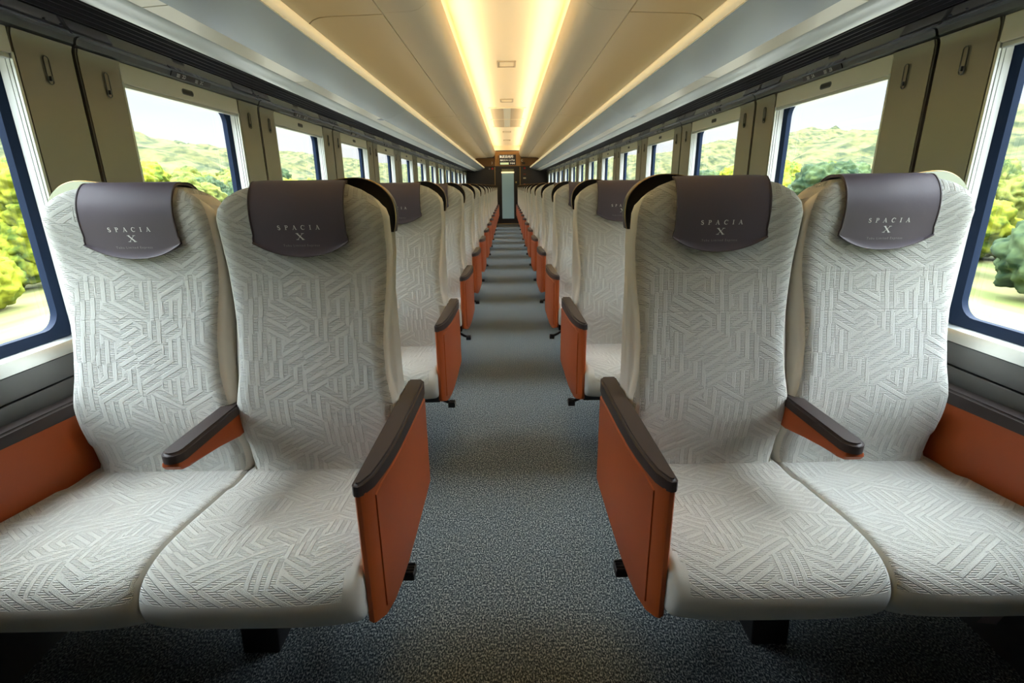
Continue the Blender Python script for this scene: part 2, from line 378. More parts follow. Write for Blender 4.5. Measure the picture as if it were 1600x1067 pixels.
# passenger information screen
o = empty('information_screen', (.018, Y_END - .05, 1.895)); tag(o, 'dark passenger information screen with rows of lit text above the end door', 'screen')
bm = bmesh.new(); box(bm, -.25, .25, -.03, 0, -.15, .15, .006); obj('housing', bm, M_SCREEN, o)
for t_, sz, dx, dz in (('東武日光行', .085, -.04, .085), ('車内スペーシア10', .055, -.01, -.015), ('下今市', .052, .14, -.105)):
    bm = bmesh.new(); add_flat(bm, text_geo(t_, sz), lambda x, y: (x + dx, -.032, y + dz)); obj('display_text', bm, M_SCRTXT, o, False)
bm = bmesh.new(); box(bm, -.23, .03, -.032, -.03, -.135, -.075); obj('highlight_bar', bm, M_SCRGRN, o, False)
# fittings on the end wall
def disc(name, x, z, r, m, label, cat, group=None, d=.02):
    o = empty(name, (x, Y_END, z)); tag(o, label, cat, group)
    bm = bmesh.new(); bmesh.ops.create_cone(bm, cap_ends=True, segments=20, radius1=r * 1.25, radius2=r * 1.15, depth=d * .5, matrix=Matrix.Translation((0, -d * .25, 0)) @ Matrix.Rotation(math.pi / 2, 4, 'X')); obj('backplate', bm, M_SCREEN, o)
    bm = bmesh.new(); bmesh.ops.create_cone(bm, cap_ends=True, segments=20, radius1=r, radius2=r * .8, depth=d * .6, matrix=Matrix.Translation((0, -d * .8, 0)) @ Matrix.Rotation(math.pi / 2, 4, 'X')); obj('lens', bm, m, o)
G = 'round fittings on the end wall'
disc('alarm_button', -.45, 1.65, .030, M_RED, 'red round button on the end wall left of the door', 'button', G)
disc('sensor', -.54, 1.65, .024, mat('sensor_grey', (.25, .22, .22), .4), 'dull grey round sensor beside the left red button on the end wall', 'sensor', G)
disc('alarm_button', .53, 1.655, .032, M_RED, 'upper red round button on the end wall right of the door', 'button', G)
disc('alarm_button', .53, 1.17, .028, M_RED, 'lower red round button on the end wall right of the door', 'button', G)
bm = bmesh.new(); box(bm, .49, .57, Y_END - .012, Y_END, 1.345, 1.385, .003); tag(obj('notice_plate', bm, M_CREAM), 'small pale plate between the two red buttons on the end wall', 'plate')
bm = bmesh.new(); box(bm, .49, .57, Y_END - .012, Y_END, 1.455, 1.50, .003); tag(obj('notice_plate', bm, mat('dark_red', (.12, .02, .02), .5)), 'small dark red plate under the upper red button on the end wall', 'plate')
o = tag(obj('wall_sign', box(bmesh.new(), .455, .545, Y_END - .045, Y_END - .03, 1.765, 1.83, .004), M_SCREEN), 'black square sign on the brown header right of the screen', 'sign')
o = obj('wall_sign', tube(bmesh.new(), [(.455 + .026 * math.cos(a * .39 + .7), Y_END - .038, 1.875 + .026 * math.sin(a * .39 + .7)) for a in range(14)], .008), M_CREAM); tag(o, 'pale curled hook shaped mark on the brown header right of the screen', 'sign')
o = obj('wall_sign', tube(bmesh.new(), [(-.475 + .022 * math.cos(a * .3 - 1.5), Y_END - .038, 1.815 + .035 * math.sin(a * .3 - 1.5)) for a in range(10)], .006), M_CREAM); tag(o, 'pale crescent shaped mark on the brown header left of the screen', 'sign')

# ------------------------------------------------------------------ side walls with windows
KS = range(-1, 13)
def wy(k): return 1.785 + PITCH_Y * k, 2.515 + PITCH_Y * k
wn_i = 0
for s in (-1, 1):
    wall = bmesh.new()
    box(wall, s * 1.235, s * 1.292, Y_REAR, Y_END, -.2, .735); box(wall, s * 1.235, s * 1.292, Y_REAR, Y_END, 1.535, 2.36)
    ys = [Y_REAR] + [v for k in KS for v in wy(k)] + [Y_END]
    ys = [max(Y_REAR, v) for v in ys]
    for a, b in zip(ys[::2], ys[1::2]):
        if b > a: box(wall, s * 1.235, s * 1.292, a, b, .735, 1.535)
    wall = struct(obj('wall_%s' % SN[s], wall, M_DARKLINE, smooth=False))
    # lower panels
    for z0, z1, x in ((.0, .655, 1.222), (.662, .722, 1.216)):
        bm = bmesh.new(); box(bm, s * x, s * 1.236, Y_REAR, Y_END, z0, z1, .002); obj('lower_panel', bm, M_DADO, wall)
    bm = extrude_y([(s * 1.290, .7565), (s * 1.217, .7575), (s * 1.2065, .740), (s * 1.206, .727), (s * 1.213, .725), (s * 1.24, .725), (s * 1.29, .73)], Y_REAR, Y_END, closed=True)
    obj('sill_rail', fix(bm), M_ALU, wall)
    # pillars: two panels each side of a narrow dark gap
    for k in list(KS) + [13]:
        y0 = wy(k - 1)[1] if k > KS[0] else Y_REAR; y1 = wy(k)[0] if k < 13 else Y_END
        yg = 1.611 + PITCH_Y * k
        for a, b in ((y0, yg - .0065), (yg + .0065, y1)):
            a = max(a, Y_REAR)
            if b - a < .02: continue
            prof = [(s * 1.2165, .7585), (s * 1.2165, 1.50), (s * 1.2155, 1.52), (s * 1.211, 1.533), (s * 1.235, 1.533), (s * 1.235, .7585)]
            bm = fix(extrude_y(prof, a, b, closed=True))
            es = [e for e in bm.edges if abs(e.verts[0].co.y - e.verts[1].co.y) < 1e-6 and abs(e.verts[0].co.x) < 1.22 and abs(e.verts[1].co.x) < 1.22]
            bmesh.ops.bevel(bm, geom=es, offset=.004, segments=2, affect='EDGES')
            obj('pillar_panel', bm, M_PILLAR, wall)
        # upper rail from gap to gap
    for k in list(KS) + [13]:
        a = 1.611 + PITCH_Y * (k - 1) + .005; b = min(1.611 + PITCH_Y * k - .005, Y_END); a = max(a, Y_REAR)
        if k == 13: pass
        if b > a:
            prof = [(s * x, z) for x, z in ((1.235, 1.536), (1.217, 1.536), (1.209, 1.541), (1.207, 1.549), (1.203, 1.556), (1.192, 1.5605), (1.192, 1.58), (1.235, 1.58))]
            obj('upper_rail', fix(extrude_y(prof, a, b, closed=True)), M_RAIL, wall)
    if 1.611 + PITCH_Y * 13 < Y_END:
        prof = [(s * x, z) for x, z in ((1.235, 1.536), (1.217, 1.536), (1.209, 1.541), (1.207, 1.549), (1.203, 1.556), (1.192, 1.5605), (1.192, 1.58), (1.235, 1.58))]
        obj('upper_rail', fix(extrude_y(prof, 1.611 + PITCH_Y * 13 + .005, Y_END, closed=True)), M_RAIL, wall)
    # windows
    for k in KS:
        wn_i += 1; y0, y1 = wy(k)
        bm = bmesh.new(); O = rrect(y0 + .001, y1 - .001, .758, 1.50, .02); I = rrect(y0 + .024, y1 - .024, .784, 1.483, .05)
        X0, X1 = s * 1.256, s * 1.287
        rr = [[bm.verts.new((x, y, z)) for y, z in P] for x, P in ((X0, O), (X0 + s * .012, I), (X1, I), (X1, O))]
        n = len(O)
        for a in range(4):
            A, B = rr[a], rr[(a + 1) % 4]
            for i in range(n): bm.faces.new((A[i], A[(i + 1) % n], B[(i + 1) % n], B[i]))
        win = struct(obj('window_%d' % wn_i, fix(bm), M_BLUE))
        bm = bmesh.new(); box(bm, s * 1.283, s * 1.286, y0 + .01, y1 - .01, .765, 1.495); 
        g = bmesh.new(); q = [g.verts.new((s * 1.284, y, z)) for y, z in ((y0 + .01, .765), (y1 - .01, .765), (y1 - .01, 1.495), (y0 + .01, 1.495))]; g.faces.new(q); bm.free()
        obj('glass_pane', g, M_GLASS, win, False)
        # guide rails for the blind on both jambs
        for ya, dy in ((y0, 1), (y1, -1)):
            for xa, xb, mm, h in ((1.2375, 1.256, M_WHITE, .006), (1.2345, 1.2375, M_DARKLINE, .004), (1.2265, 1.2345, M_WHITE, .007), (1.2235, 1.2265, M_DARKLINE, .004), (1.2175, 1.2235, M_ALU, .007)):
                bm = bmesh.new(); box(bm, s * xa, s * xb, ya - dy * .001, ya + dy * h, .758, 1.478); obj('guide_rail', bm, mm, win, False)
        # blind cassette with its finger slot
        bm = bmesh.new(); box(bm, s * 1.218, s * 1.29, y0 + .002, y1 - .002, 1.474, 1.5345, .002); ca = obj('blind_cassette', bm, M_CASS, win)
        bm = bmesh.new(); box(bm, s * 1.221, s * 1.236, y0 + .008, y1 - .008, 1.462, 1.4735, .002); obj('blind_bar', bm, M_ALU, win)
        yc = (y0 + y1) / 2 - .012
        bm = bmesh.new(); P = rrect(yc - .036, yc + .036, 1.492, 1.512, .0099)
        poly_prism_x(P, s * 1.2165, s * 1.219, bm); obj('slot_rim', bm, M_RAIL, ca)
        bm = bmesh.new(); P = rrect(yc - .030, yc + .030, 1.496, 1.508, .0059); poly_prism_x(P, s * 1.2155, s * 1.2175, bm); obj('slot', bm, M_BLACK, ca)
        # seat number plate
        if k >= -1:
            num = k + 2 if k >= 0 else 1
            lets = ('%dD' % num, '%dC' % num) if s < 0 else ('%dA' % num, '%dB' % num)
            yc = (y0 + y1) / 2 + .005
            pl = empty('seat_number_plate', (s * 1.2035, yc, 1.549))
            tag(pl, 'black seat number plate reading %s %s above the %s full window' % (lets[0], lets[1], ORD[k + 1] if k >= 0 else 'x'), 'seat number plate', 'seat number plates on the %s wall' % SN[s])
            if k < 0: pl['label'] = 'black seat number plate reading %s %s above the cut-off nearest window on the %s' % (lets[0], lets[1], SN[s])
            mtx = Matrix.Rotation(math.radians(24) * -s, 4, 'Y')
            bm = bmesh.new(); box(bm, -.002, .002, -.125, .125, -.0095, .0095, .0008); bmesh.ops.transform(bm, matrix=mtx, verts=bm.verts); obj('plate', bm, M_SCREEN, pl)
            for t_, cy in ((lets[0], -.052), (lets[1], .062)):
                cc = cy if s < 0 else -cy
                bm = bmesh.new(); add_flat(bm, text_geo(t_, .0185), lambda x, y: (s * -.0026, -s * x + cc, y)); bmesh.ops.transform(bm, matrix=mtx, verts=bm.verts); obj('lettering', bm, M_PRINT, pl, False)
                bm = bmesh.new(); yb = cc + s * .034
                for j in range(3): box(bm, s * -.0027, s * -.0025, yb - .009, yb + .009, -.006 + j * .0045, -.0042 + j * .0045)
                bmesh.ops.transform(bm, matrix=mtx, verts=bm.verts); obj('pictogram', bm, M_PRINT, pl, False)
    # coat hooks: an oval ring on each half pillar
    for k in range(0, 14):
        for yh, w in ((1.504, 'nearer'), (1.714, 'farther')):
            y = yh + PITCH_Y * k
            if y > 16.2: continue
            h = empty('coat_hook', (s * 1.2165, y, 1.455))
            tag(h, 'oval coat hook on the %s half of the %s pillar from the camera, %s wall' % (w, ORD[k + 1], SN[s]), 'coat hook', 'oval coat hooks on the window pillars')
            bm = bmesh.new(); P = rrect(-.0085, .0085, -.034, .034, .0084)
            tube(bm, [(-s * .003, a, b) for a, b in P + P[:1]], .0014, 6); obj('ring', bm, M_RAIL, h)
            bm = bmesh.new(); P = rrect(-.0065, .0065, -.032, .032, .0064, 4); poly_prism_x(P, -s * .0005, -s * .0015, bm); obj('back_plate', bm, M_PILLAR, h)
            bm = bmesh.new(); box(bm, -s * .001, -s * .008, -.003, .003, -.026, -.014, .001); obj('hook', bm, M_RAIL, h)

    # soffit with air louvre under the luggage rack
    trim = struct(obj('trim_%d' % (1 if s < 0 else 2), fix(extrude_y([(s * x, z) for x, z in ((1.1955, 1.560), (1.13, 1.5705), (1.125, 1.60), (1.20, 1.60))], Y_REAR, Y_END, closed=True)), M_SOFFIT, smooth=False))
    for i in range(5):
        xa = 1.122 - i * .0255; za = 1.572 + i * .0012
        prof = [(s * xa, za), (s * (xa - .012), za - .003), (s * (xa - .0175), za + .004), (s * (xa - .0175), za + .012), (s * xa, za + .012)]
        obj('louvre_blade', fix(extrude_y(prof, Y_REAR, Y_END, closed=True)), M_LOUVRE, trim, False)
    bm = bmesh.new(); box(bm, s * .97, s * 1.20, Y_REAR, Y_END, 1.605, 1.62); obj('backing', bm, M_DARKLINE, trim, False)
    for k in range(0, 14):   # small screw pair beside each gap
        for dy in (-.03, .02):
            bm = bmesh.new(); bmesh.ops.create_cone(bm, cap_ends=True, segments=8, radius1=.0035, radius2=.003, depth=.002)
            obj('screw', bm, M_BLACK, trim, False, (s * 1.165, 1.50 + dy + PITCH_Y * k, 1.5640))
    # luggage rack
    rk = empty('luggage_rack', (s * .85, Y_REAR, 1.6)); tag(rk, 'long pale grey overhead luggage rack along the %s side with lip made to glow' % SN[s], 'luggage rack', None)
    def rel(p): return [(s * x - s * .85, z - 1.6) for x, z in p]
    RS = [0] + [v - Y_REAR for v in (3.83, 7.66, 11.49, 15.32)] + [Y_END - Y_REAR]
    for a, b in zip(RS, RS[1:]):
        obj('underside_panel', fix(extrude_y(rel([(.703, 1.664), (.74, 1.646), (.80, 1.620), (.858, 1.602)]), a + .002, b - .002, .008 * -s)), M_BIN, rk)
    ticks = sorted(set([round(v - Y_REAR, 3) for u in (0, 3.83, 7.66, 11.49) for v in (u, u + 1.49, u + 2.47)] + [0, round(Y_END - Y_REAR, 3), round(15.32 - Y_REAR, 3)]))
    for a, b in zip(ticks, ticks[1:]):
        obj('cream_strip', fix(extrude_y(rel([(.860, 1.6035), (.927, 1.5985)]), a + .003, b - .003, .006 * -s)), M_CREAM, rk, False)
    obj('rail', fix(extrude_y(rel([(.931, 1.597), (.936, 1.592), (.955, 1.588), (.975, 1.581), (.992, 1.574), (.997, 1.574), (1.0, 1.60), (.935, 1.61)]), 0, Y_END - Y_REAR, closed=True)), M_BINRAIL, rk)
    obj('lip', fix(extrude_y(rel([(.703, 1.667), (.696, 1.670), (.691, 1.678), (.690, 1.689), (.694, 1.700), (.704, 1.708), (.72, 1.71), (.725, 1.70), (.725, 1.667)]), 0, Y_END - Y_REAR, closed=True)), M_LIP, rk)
    obj('light_strip', extrude_y(rel([(.745, 1.697), (.775, 1.690)]), 0, Y_END - Y_REAR), M_RACKLED, rk, False)
    obj('shelf', fix(extrude_y(rel([(.72, 1.687), (.86, 1.625), (.99, 1.61)]), 0, Y_END - Y_REAR, .006 * -s)), M_BIN, rk)
    for v in (3.83, 7.66, 11.49, 15.32):
        bm = bmesh.new(); box(bm, s * .862 - s * .85, s * .926 - s * .85, v - Y_REAR - .05, v - Y_REAR + .03, -.005, .0005, .001); obj('support_bracket', bm, M_RAIL, rk)

# ------------------------------------------------------------------ double seats
U, DC = .725, .215
BP = [(1.222, .405), (1.226, .45), (1.215, .51), (1.203, .57), (1.202, .64), (1.215, .72), (1.238, .82), (1.258, .90), (1.268, .97), (1.264, 1.03), (1.258, 1.08), (1.263, 1.118), (1.28, 1.146), (1.303, 1.1585),
      (1.335, 1.1575), (1.366, 1.142), (1.384, 1.10), (1.39, .95), (1.382, .75), (1.365, .55), (1.345, .42), (1.30, .398), (1.25, .398)]
WT = [(.398, .190), (.45, .203), (.52, .207), (.62, .203), (.70, .197), (.78, .193), (.85, .198), (.92, .206), (1.0, .2135), (1.08, .2135), (1.11, .206), (1.135, .192), (1.15, .172), (1.158, .148), (1.16, .14)]
PROF = cr_spline([(y, z, 0) for y, z in BP], 4)
PROF = [(p.x, p.y) for p in PROF]
def front_y(z):
    best = None
    for (a, b), (c, d) in zip(PROF, PROF[1:13 * 4 + 1]):
        if b <= z <= d and d > b: return a + (c - a) * (z - b) / (d - b)
    return 1.303
WT = [(z, min(w * .983, .2092) if z > .66 else .2085 if z > .44 else .198) for z, w in WT]
def norms(P):
    n = len(P); out = []
    for i in range(n):
        a, b = P[(i - 1) % n], P[(i + 1) % n]; d = Vector((b[0] - a[0], b[1] - a[1])).normalized(); out.append((-d.y, d.x))
    return out
# profile runs up the front and over the back: its left-hand normal points to -y in front
PN = norms(PROF)
def lat(xn, z):   # shallow concavity across the seat back
    return -.016 * (abs(xn) ** 3) * (1 if z > .5 else .6)
def rounded_loft(P, N, Wf, r, xs, latf, matf, uvscale=1):
    """loft closed profile P (y,z) across normalised stations xs in [-1,1]; edges rounded with radius r"""
    bm = bmesh.new(); uvl = bm.loops.layers.uv.new('UVMap'); rows = []
    arc = [0]
    for i in range(1, len(P) + 1): arc.append(arc[-1] + math.dist(P[i - 1], P[i % len(P)]))
    info = {}
    for xn in xs:
        row = []
        for i, (y, z) in enumerate(P):
            w = Wf(z); x = xn * w; e = 0; rr = min(r, w * .9)
            t = (abs(x) - (w - rr)) / rr
            if t > 0: e = rr * (1 - math.sqrt(max(0, 1 - t * t)))
            v = bm.verts.new((x, y - N[i][0] * e + latf(xn, z), z - N[i][1] * e)); info[v] = (x, arc[i], i); row.append(v)
        rows.append(row)
    n = len(P)
    for a, (A, B) in enumerate(zip(rows, rows[1:])):
        for i in range(n):
            j = (i + 1) % n; f = bm.faces.new((A[i], A[j], B[j], B[i])); f.material_index = matf(.5 * (xs[a] + xs[a + 1]), i)
            for l in f.loops:
                x, s_, idx = info[l.vert]; l[uvl].uv = (x, arc[-1] if (j == 0 and idx == 0) else s_)
    for R in (rows[0], rows[-1]):
        f = bm.faces.new(R); f.material_index = matf(1, 0)
    fix(bm); return bm
XS = [math.sin(t) if abs(t) > 9 else t for t in ()]
XS = sorted(set([-1, -.992, -.975, -.95, -.92, -.885, -.84, -.78] + [i / 10 for i in range(-7, 8)] + [.78, .84, .885, .92, .95, .975, .992, 1]))
NF = 15 * 4
def back_mesh(seed):
    return rounded_loft(PROF, PN, lambda z: lerp_tab(WT, z), .042, XS, lat, lambda xn, i: 0 if (abs(xn) < .95 and i < NF) else 1)
# seat cushion profile, running from the rear over the top to the front and back underneath
CP = [(1.285, .405), (1.25, .421), (1.20, .427), (1.16, .427), (1.10, .432), (1.02, .440), (.94, .449), (.87, .453), (.82, .447), (.785, .430), (.767, .402), (.765, .372), (.775, .345), (.80, .326), (.86, .318), (1.0, .318), (1.15, .32), (1.27, .34)]
CPR = [(p.x, p.y) for p in cr_spline([(y, z, 0) for y, z in CP], 4)][::-1]
CN = norms(CPR)
def cush_mesh(gs=0):
    def matf(xn, i):
        y, z = CPR[i]
        top = z > .405 or (z > .40)
        if gs and xn * gs > .86 and y < .80 + (xn * gs - .86) * .5: return 1
        return 0 if (top and abs(xn) < .98) else 1
    def l2(xn, z): return .018 * abs(xn) ** 4
    bm = rounded_loft(CPR, CN, lambda z: .2144, .016, XS, l2, matf)
    for v in bm.verts:
        if v.co.z > .41 and v.co.y < 1.22:
            d = math.exp(-((v.co.y - 1.0) / .16) ** 2) * (1 - min(1, (abs(v.co.x) / .2) ** 4)); v.co.z -= .006 * d
        if v.co.y > 1.12 and v.co.z > .4: v.co.z -= .006 * min(1, (v.co.y - 1.12) / .02)
    return bm
# headrest cover with its bowed lower edge
def cover_mesh():
    bm = bmesh.new(); lay = []
    i0 = [i for i, p in enumerate(PROF) if p[1] > 1.03][0]
    seq = [i for i in range(i0, 17 * 4 - 2)]
    seq = [i for i in seq if not (PROF[i][0] > 1.37 and PROF[i][1] < 1.07)]
    hw = .112; nx = 20
    def pt(x, i, off):
        y, z = PROF[i]; w = lerp_tab(WT, z); rr = .042; t = (abs(x) - (w - rr)) / rr; e = rr * (1 - math.sqrt(max(0, 1 - t * t))) if t > 0 else 0
        return Vector((x, y + PN[i][0] * (off - e) + lat(x / w, z), z + PN[i][1] * (off - e)))
    for off in (.009, .003):
        rows = []
        for k in range(nx + 1):
            xr = -1 + 2 * k / nx; row = []
            zb = .990 + .034 * abs(xr) ** 2.2
            for m in range(5):
                z = zb + (PROF[i0][1] - .006 - zb) * m / 5
                x = xr * (hw + .004 * (1.08 - z) / .08); y = front_y(z); w = lerp_tab(WT, z)
                row.append(Vector((x, y - off - (.004 if m == 0 else 0) * (off > .005) + lat(x / w, z), z)))
            for i in seq: row.append(pt(xr * (hw if PROF[i][1] < 1.1 else hw - .004 * 0), i, off))
            rows.append([bm.verts.new(v) for v in row])
        for A, B in zip(rows, rows[1:]):
            for i in range(len(A) - 1): bm.faces.new((A[i], A[i + 1], B[i + 1], B[i]))
        lay.append(rows)
    a, b = lay; nx1 = len(a) - 1; n = len(a[0]) - 1
    for i in range(n):
        for k in (0, nx1): bm.faces.new((a[k][i], a[k][i + 1], b[k][i + 1], b[k][i]))
    for k in range(nx1):
        for i in (0, n): bm.faces.new((a[k][i], a[k + 1][i], b[k + 1][i], b[k][i]))
    edge = [a[0][i].co.copy() for i in range(n, -1, -1)] + [a[k][0].co.copy() for k in range(nx1 + 1)] + [a[nx1][i].co.copy() for i in range(n + 1)]
    return fix(bm), edge
# --- serif letters as strokes in a unit-high box
def stroke(pts, ws):
    P = [Vector((p[0], p[1])) for p in pts]; A = []; B = []
    for i, p in enumerate(P):
        d = (P[min(i + 1, len(P) - 1)] - P[max(i - 1, 0)]).normalized(); q = Vector((-d.y, d.x)) * ws[i] / 2
        A.append(p + q); B.append(p - q)
    return [(tuple(A[i]), tuple(A[i + 1]), tuple(B[i + 1]), tuple(B[i])) for i in range(len(P) - 1)]
def quad(*p): return [tuple(p)]
def arcp(cx, cy, rx, ry, a0, a1, n=14): return [(cx + rx * math.cos(math.radians(a0 + (a1 - a0) * i / n)), cy + ry * math.sin(math.radians(a0 + (a1 - a0) * i / n))) for i in range(n + 1)]
def vary(n, lo, hi): return [lo + (hi - lo) * math.sin(math.pi * i / n) for i in range(n + 1)]
def glyph(c):
    sf = .07
    def bar(x0, x1, y, h=sf): return quad((x0, y), (x1, y), (x1, y + h), (x0, y + h))
    if c == 'I': return quad((.12, 0), (.28, 0), (.28, 1), (.12, 1)) + bar(0, .4, 0) + bar(0, .4, 1 - sf), .4
    if c == 'P': 
        a = arcp(.34, .74, .30, .235, 90, -90)
        return quad((.12, 0), (.28, 0), (.28, 1), (.12, 1)) + bar(0, .42, 0) + bar(0, .34, 1 - sf) + stroke(a, vary(14, .07, .17)) + bar(.2, .36, .47), .7
    if c == 'A':
        return stroke([(.12, 0), (.45, 1)], [.06, .06]) + stroke([(.42, 1), (.80, 0)], [.17, .17]) + bar(.25, .65, .31, .06) + bar(-.02, .28, 0) + bar(.62, .98, 0), .95
    if c == 'C':
        a = arcp(.46, .5, .42, .47, 42, 318, 22); return stroke(a, vary(22, .05, .18)) + quad((.76, .68), (.83, .68), (.83, 1), (.78, .96)) , .88
    if c == 'S':
        a = [(.55, .72), (.50, .88), (.34, .96), (.17, .92), (.08, .78), (.12, .64), (.30, .54), (.46, .45), (.57, .32), (.53, .14), (.38, .04), (.20, .06), (.09, .15), (.05, .30)]
        a = [tuple(p[:2]) for p in cr_spline([(x, y, 0) for x, y in a], 3)]; n = len(a) - 1
        return stroke(a, vary(n, .05, .19)), .64
    if c == 'X':
        return stroke([(.14, 1), (1.06, 0)], [.20, .20]) + stroke([(.14, 0), (1.06, 1)], [.06, .06]) + bar(-.05, .42, 1 - .06, .06) + bar(.82, 1.25, 1 - .06, .06) + bar(-.05, .38, 0, .06) + bar(.80, 1.27, 0, .06), 1.2
def letters(bm, word, cx, cz, h, width, f):
    gl = [glyph(c) for c in word]; tot = sum(g[1] for g in gl) * h; gap = (width - tot) / max(1, len(gl) - 1) if len(gl) > 1 else 0
    x = cx - (width if len(gl) > 1 else tot) / 2
    for polys, w in gl:
        for q in polys:
            if len(q) < 3: continue
            try: bm.faces.new([bm.verts.new(f(x + px * h, cz + py * h)) for px, py in q])
            except ValueError: pass
        x += w * h + gap
COVER_BM, COVER_EDGE = cover_mesh()
def pod_plan(): # (distance from unit centre, y) : inner edge and the bowed aisle-side edge
    return [(.427, 1.372), (.427, .820), (.431, .814), (.440, .812), (.447, .818), (.455, .85), (.462, .90), (.4665, .95), (.4695, 1.02), (.4705, 1.12), (.4705, 1.33), (.468, 1.362), (.462, 1.372)]
def pod_body(s, ins=0, z1=None):
    bm = bmesh.new(); P = pod_plan(); lo = []; hi = []
    for a, y in P:
        zt = .607 - .028 * max(0, min(1, (y - .82) / .5)) + .002
        zb = .285 + (.05 * max(0, (.90 - y) / .09) ** 2 * .6)
        lo.append((a, y, zb)); hi.append((a, y, zt))
    A = [bm.verts.new((s * a, y, z)) for a, y, z in lo]; B = [bm.verts.new((s * a, y, z)) for a, y, z in hi]; n = len(P)
    for i in range(n): bm.faces.new((A[i], A[(i + 1) % n], B[(i + 1) % n], B[i]))
    f1 = bm.faces.new(A); f2 = bm.faces.new(B); fix(bm)
    bmesh.ops.bevel(bm, geom=list(f1.edges), offset=.004, segments=2, affect='EDGES')
    return bm
def pod_cap(s):
    bm = bmesh.new(); P = pod_plan(); c = .449; out = []
    for a, y in P:
        da = .003 if a > c else -.002; dy = -.003 if y < .86 else (.003 if y > 1.35 else 0); out.append((a + da, y + dy))
    A = []; B = []
    for a, y in out:
        t = max(0, min(1, (y - .82) / .5)); A.append(bm.verts.new((s * a, y, .607 - .028 * t))); B.append(bm.verts.new((s * a, y, .634 - .014 * t)))
    n = len(P)
    for i in range(n): bm.faces.new((A[i], A[(i + 1) % n], B[(i + 1) % n], B[i]))
    f1 = bm.faces.new(A); f2 = bm.faces.new(B); fix(bm)
    bmesh.ops.bevel(bm, geom=list(f2.edges), offset=.006, segments=3, affect='EDGES')
    return bm
def pod_inset(s):   # raised leather panel on the outward face, leaving the seam near the front edge
    bm = bmesh.new(); ys = [.852, .90, .95, 1.02, 1.12, 1.24, 1.35]
    def ax(y): return lerp_tab([(.82, .447), (.85, .455), (.90, .462), (.95, .4665), (1.02, .4695), (1.12, .4705), (1.4, .4705)], y)
    rows = []
    for y in ys:
        zt = .600 - .028 * (y - .82) / .5; zb = .297 + (.02 if y < .87 else 0); 
        if y == ys[0]: zt -= .012
        rows.append([bm.verts.new((s * (ax(y) + o), y, z)) for o, z in ((-.002, zb), (.0028, zb + .003), (.0028, zt - .003), (-.002, zt))])
    for A, B in zip(rows, rows[1:]):
        for i in range(3): bm.faces.new((A[i], A[i + 1], B[i + 1], B[i]))
    bm.faces.new(rows[0]); bm.faces.new(rows[-1]); return fix(bm)
def crescent(s, sh):
    """grip that hugs the outer shoulder of a seat back; sh = +1/-1 side of the back"""
    path = [(.045, 1.1575), (.10, 1.1585), (.142, 1.154), (.174, 1.140), (.196, 1.118), (.206, 1.097), (.2110, 1.072), (.2120, 1.042)]
    P = [(p.x, p.y) for p in cr_spline([(a, b, 0) for a, b in path], 4)]; n = len(P); bm = bmesh.new(); rows = []; edge = []
    for i, (a, b) in enumerate(P):
        d = Vector((P[min(i + 1, n - 1)][0] - P[max(i - 1, 0)][0], P[min(i + 1, n - 1)][1] - P[max(i - 1, 0)][1])).normalized(); nn = (-d.y, d.x)
        if nn[1] < 0 and nn[0] < 0: nn = (-nn[0], -nn[1])
        u_ = i / (n - 1); t = .0008 + .0205 * math.sin(math.pi * u_ ** .9) ** .75 * (1 - .35 * u_)
        y0, y1 = 1.302, 1.345
        row = [(a - nn[0] * .012, y0, b - nn[1] * .012), (a + nn[0] * t * .93, y0, b + nn[1] * t * .93), (a + nn[0] * t, y0 + .006, b + nn[1] * t), (a + nn[0] * t, y1 - .006, b + nn[1] * t), (a + nn[0] * t * .8, y1, b + nn[1] * t * .8), (a - nn[0] * .006, y1, b - nn[1] * .006)]
        rows.append([bm.verts.new((sh * x, y, z)) for x, y, z in row]); edge.append((sh * (a + nn[0] * (t + .0002)), y0 + .005, b + nn[1] * (t + .0002)))
    for A, B in zip(rows, rows[1:]):
        for i in range(6): bm.faces.new((A[i], A[(i + 1) % 6], B[(i + 1) % 6], B[i]))
    bm.faces.new(rows[0]); bm.faces.new(rows[-1]); return fix(bm), edge
def shift(bm, dx=0, dy=0, dz=0): bmesh.ops.translate(bm, vec=(dx, dy, dz), verts=bm.verts); return bm
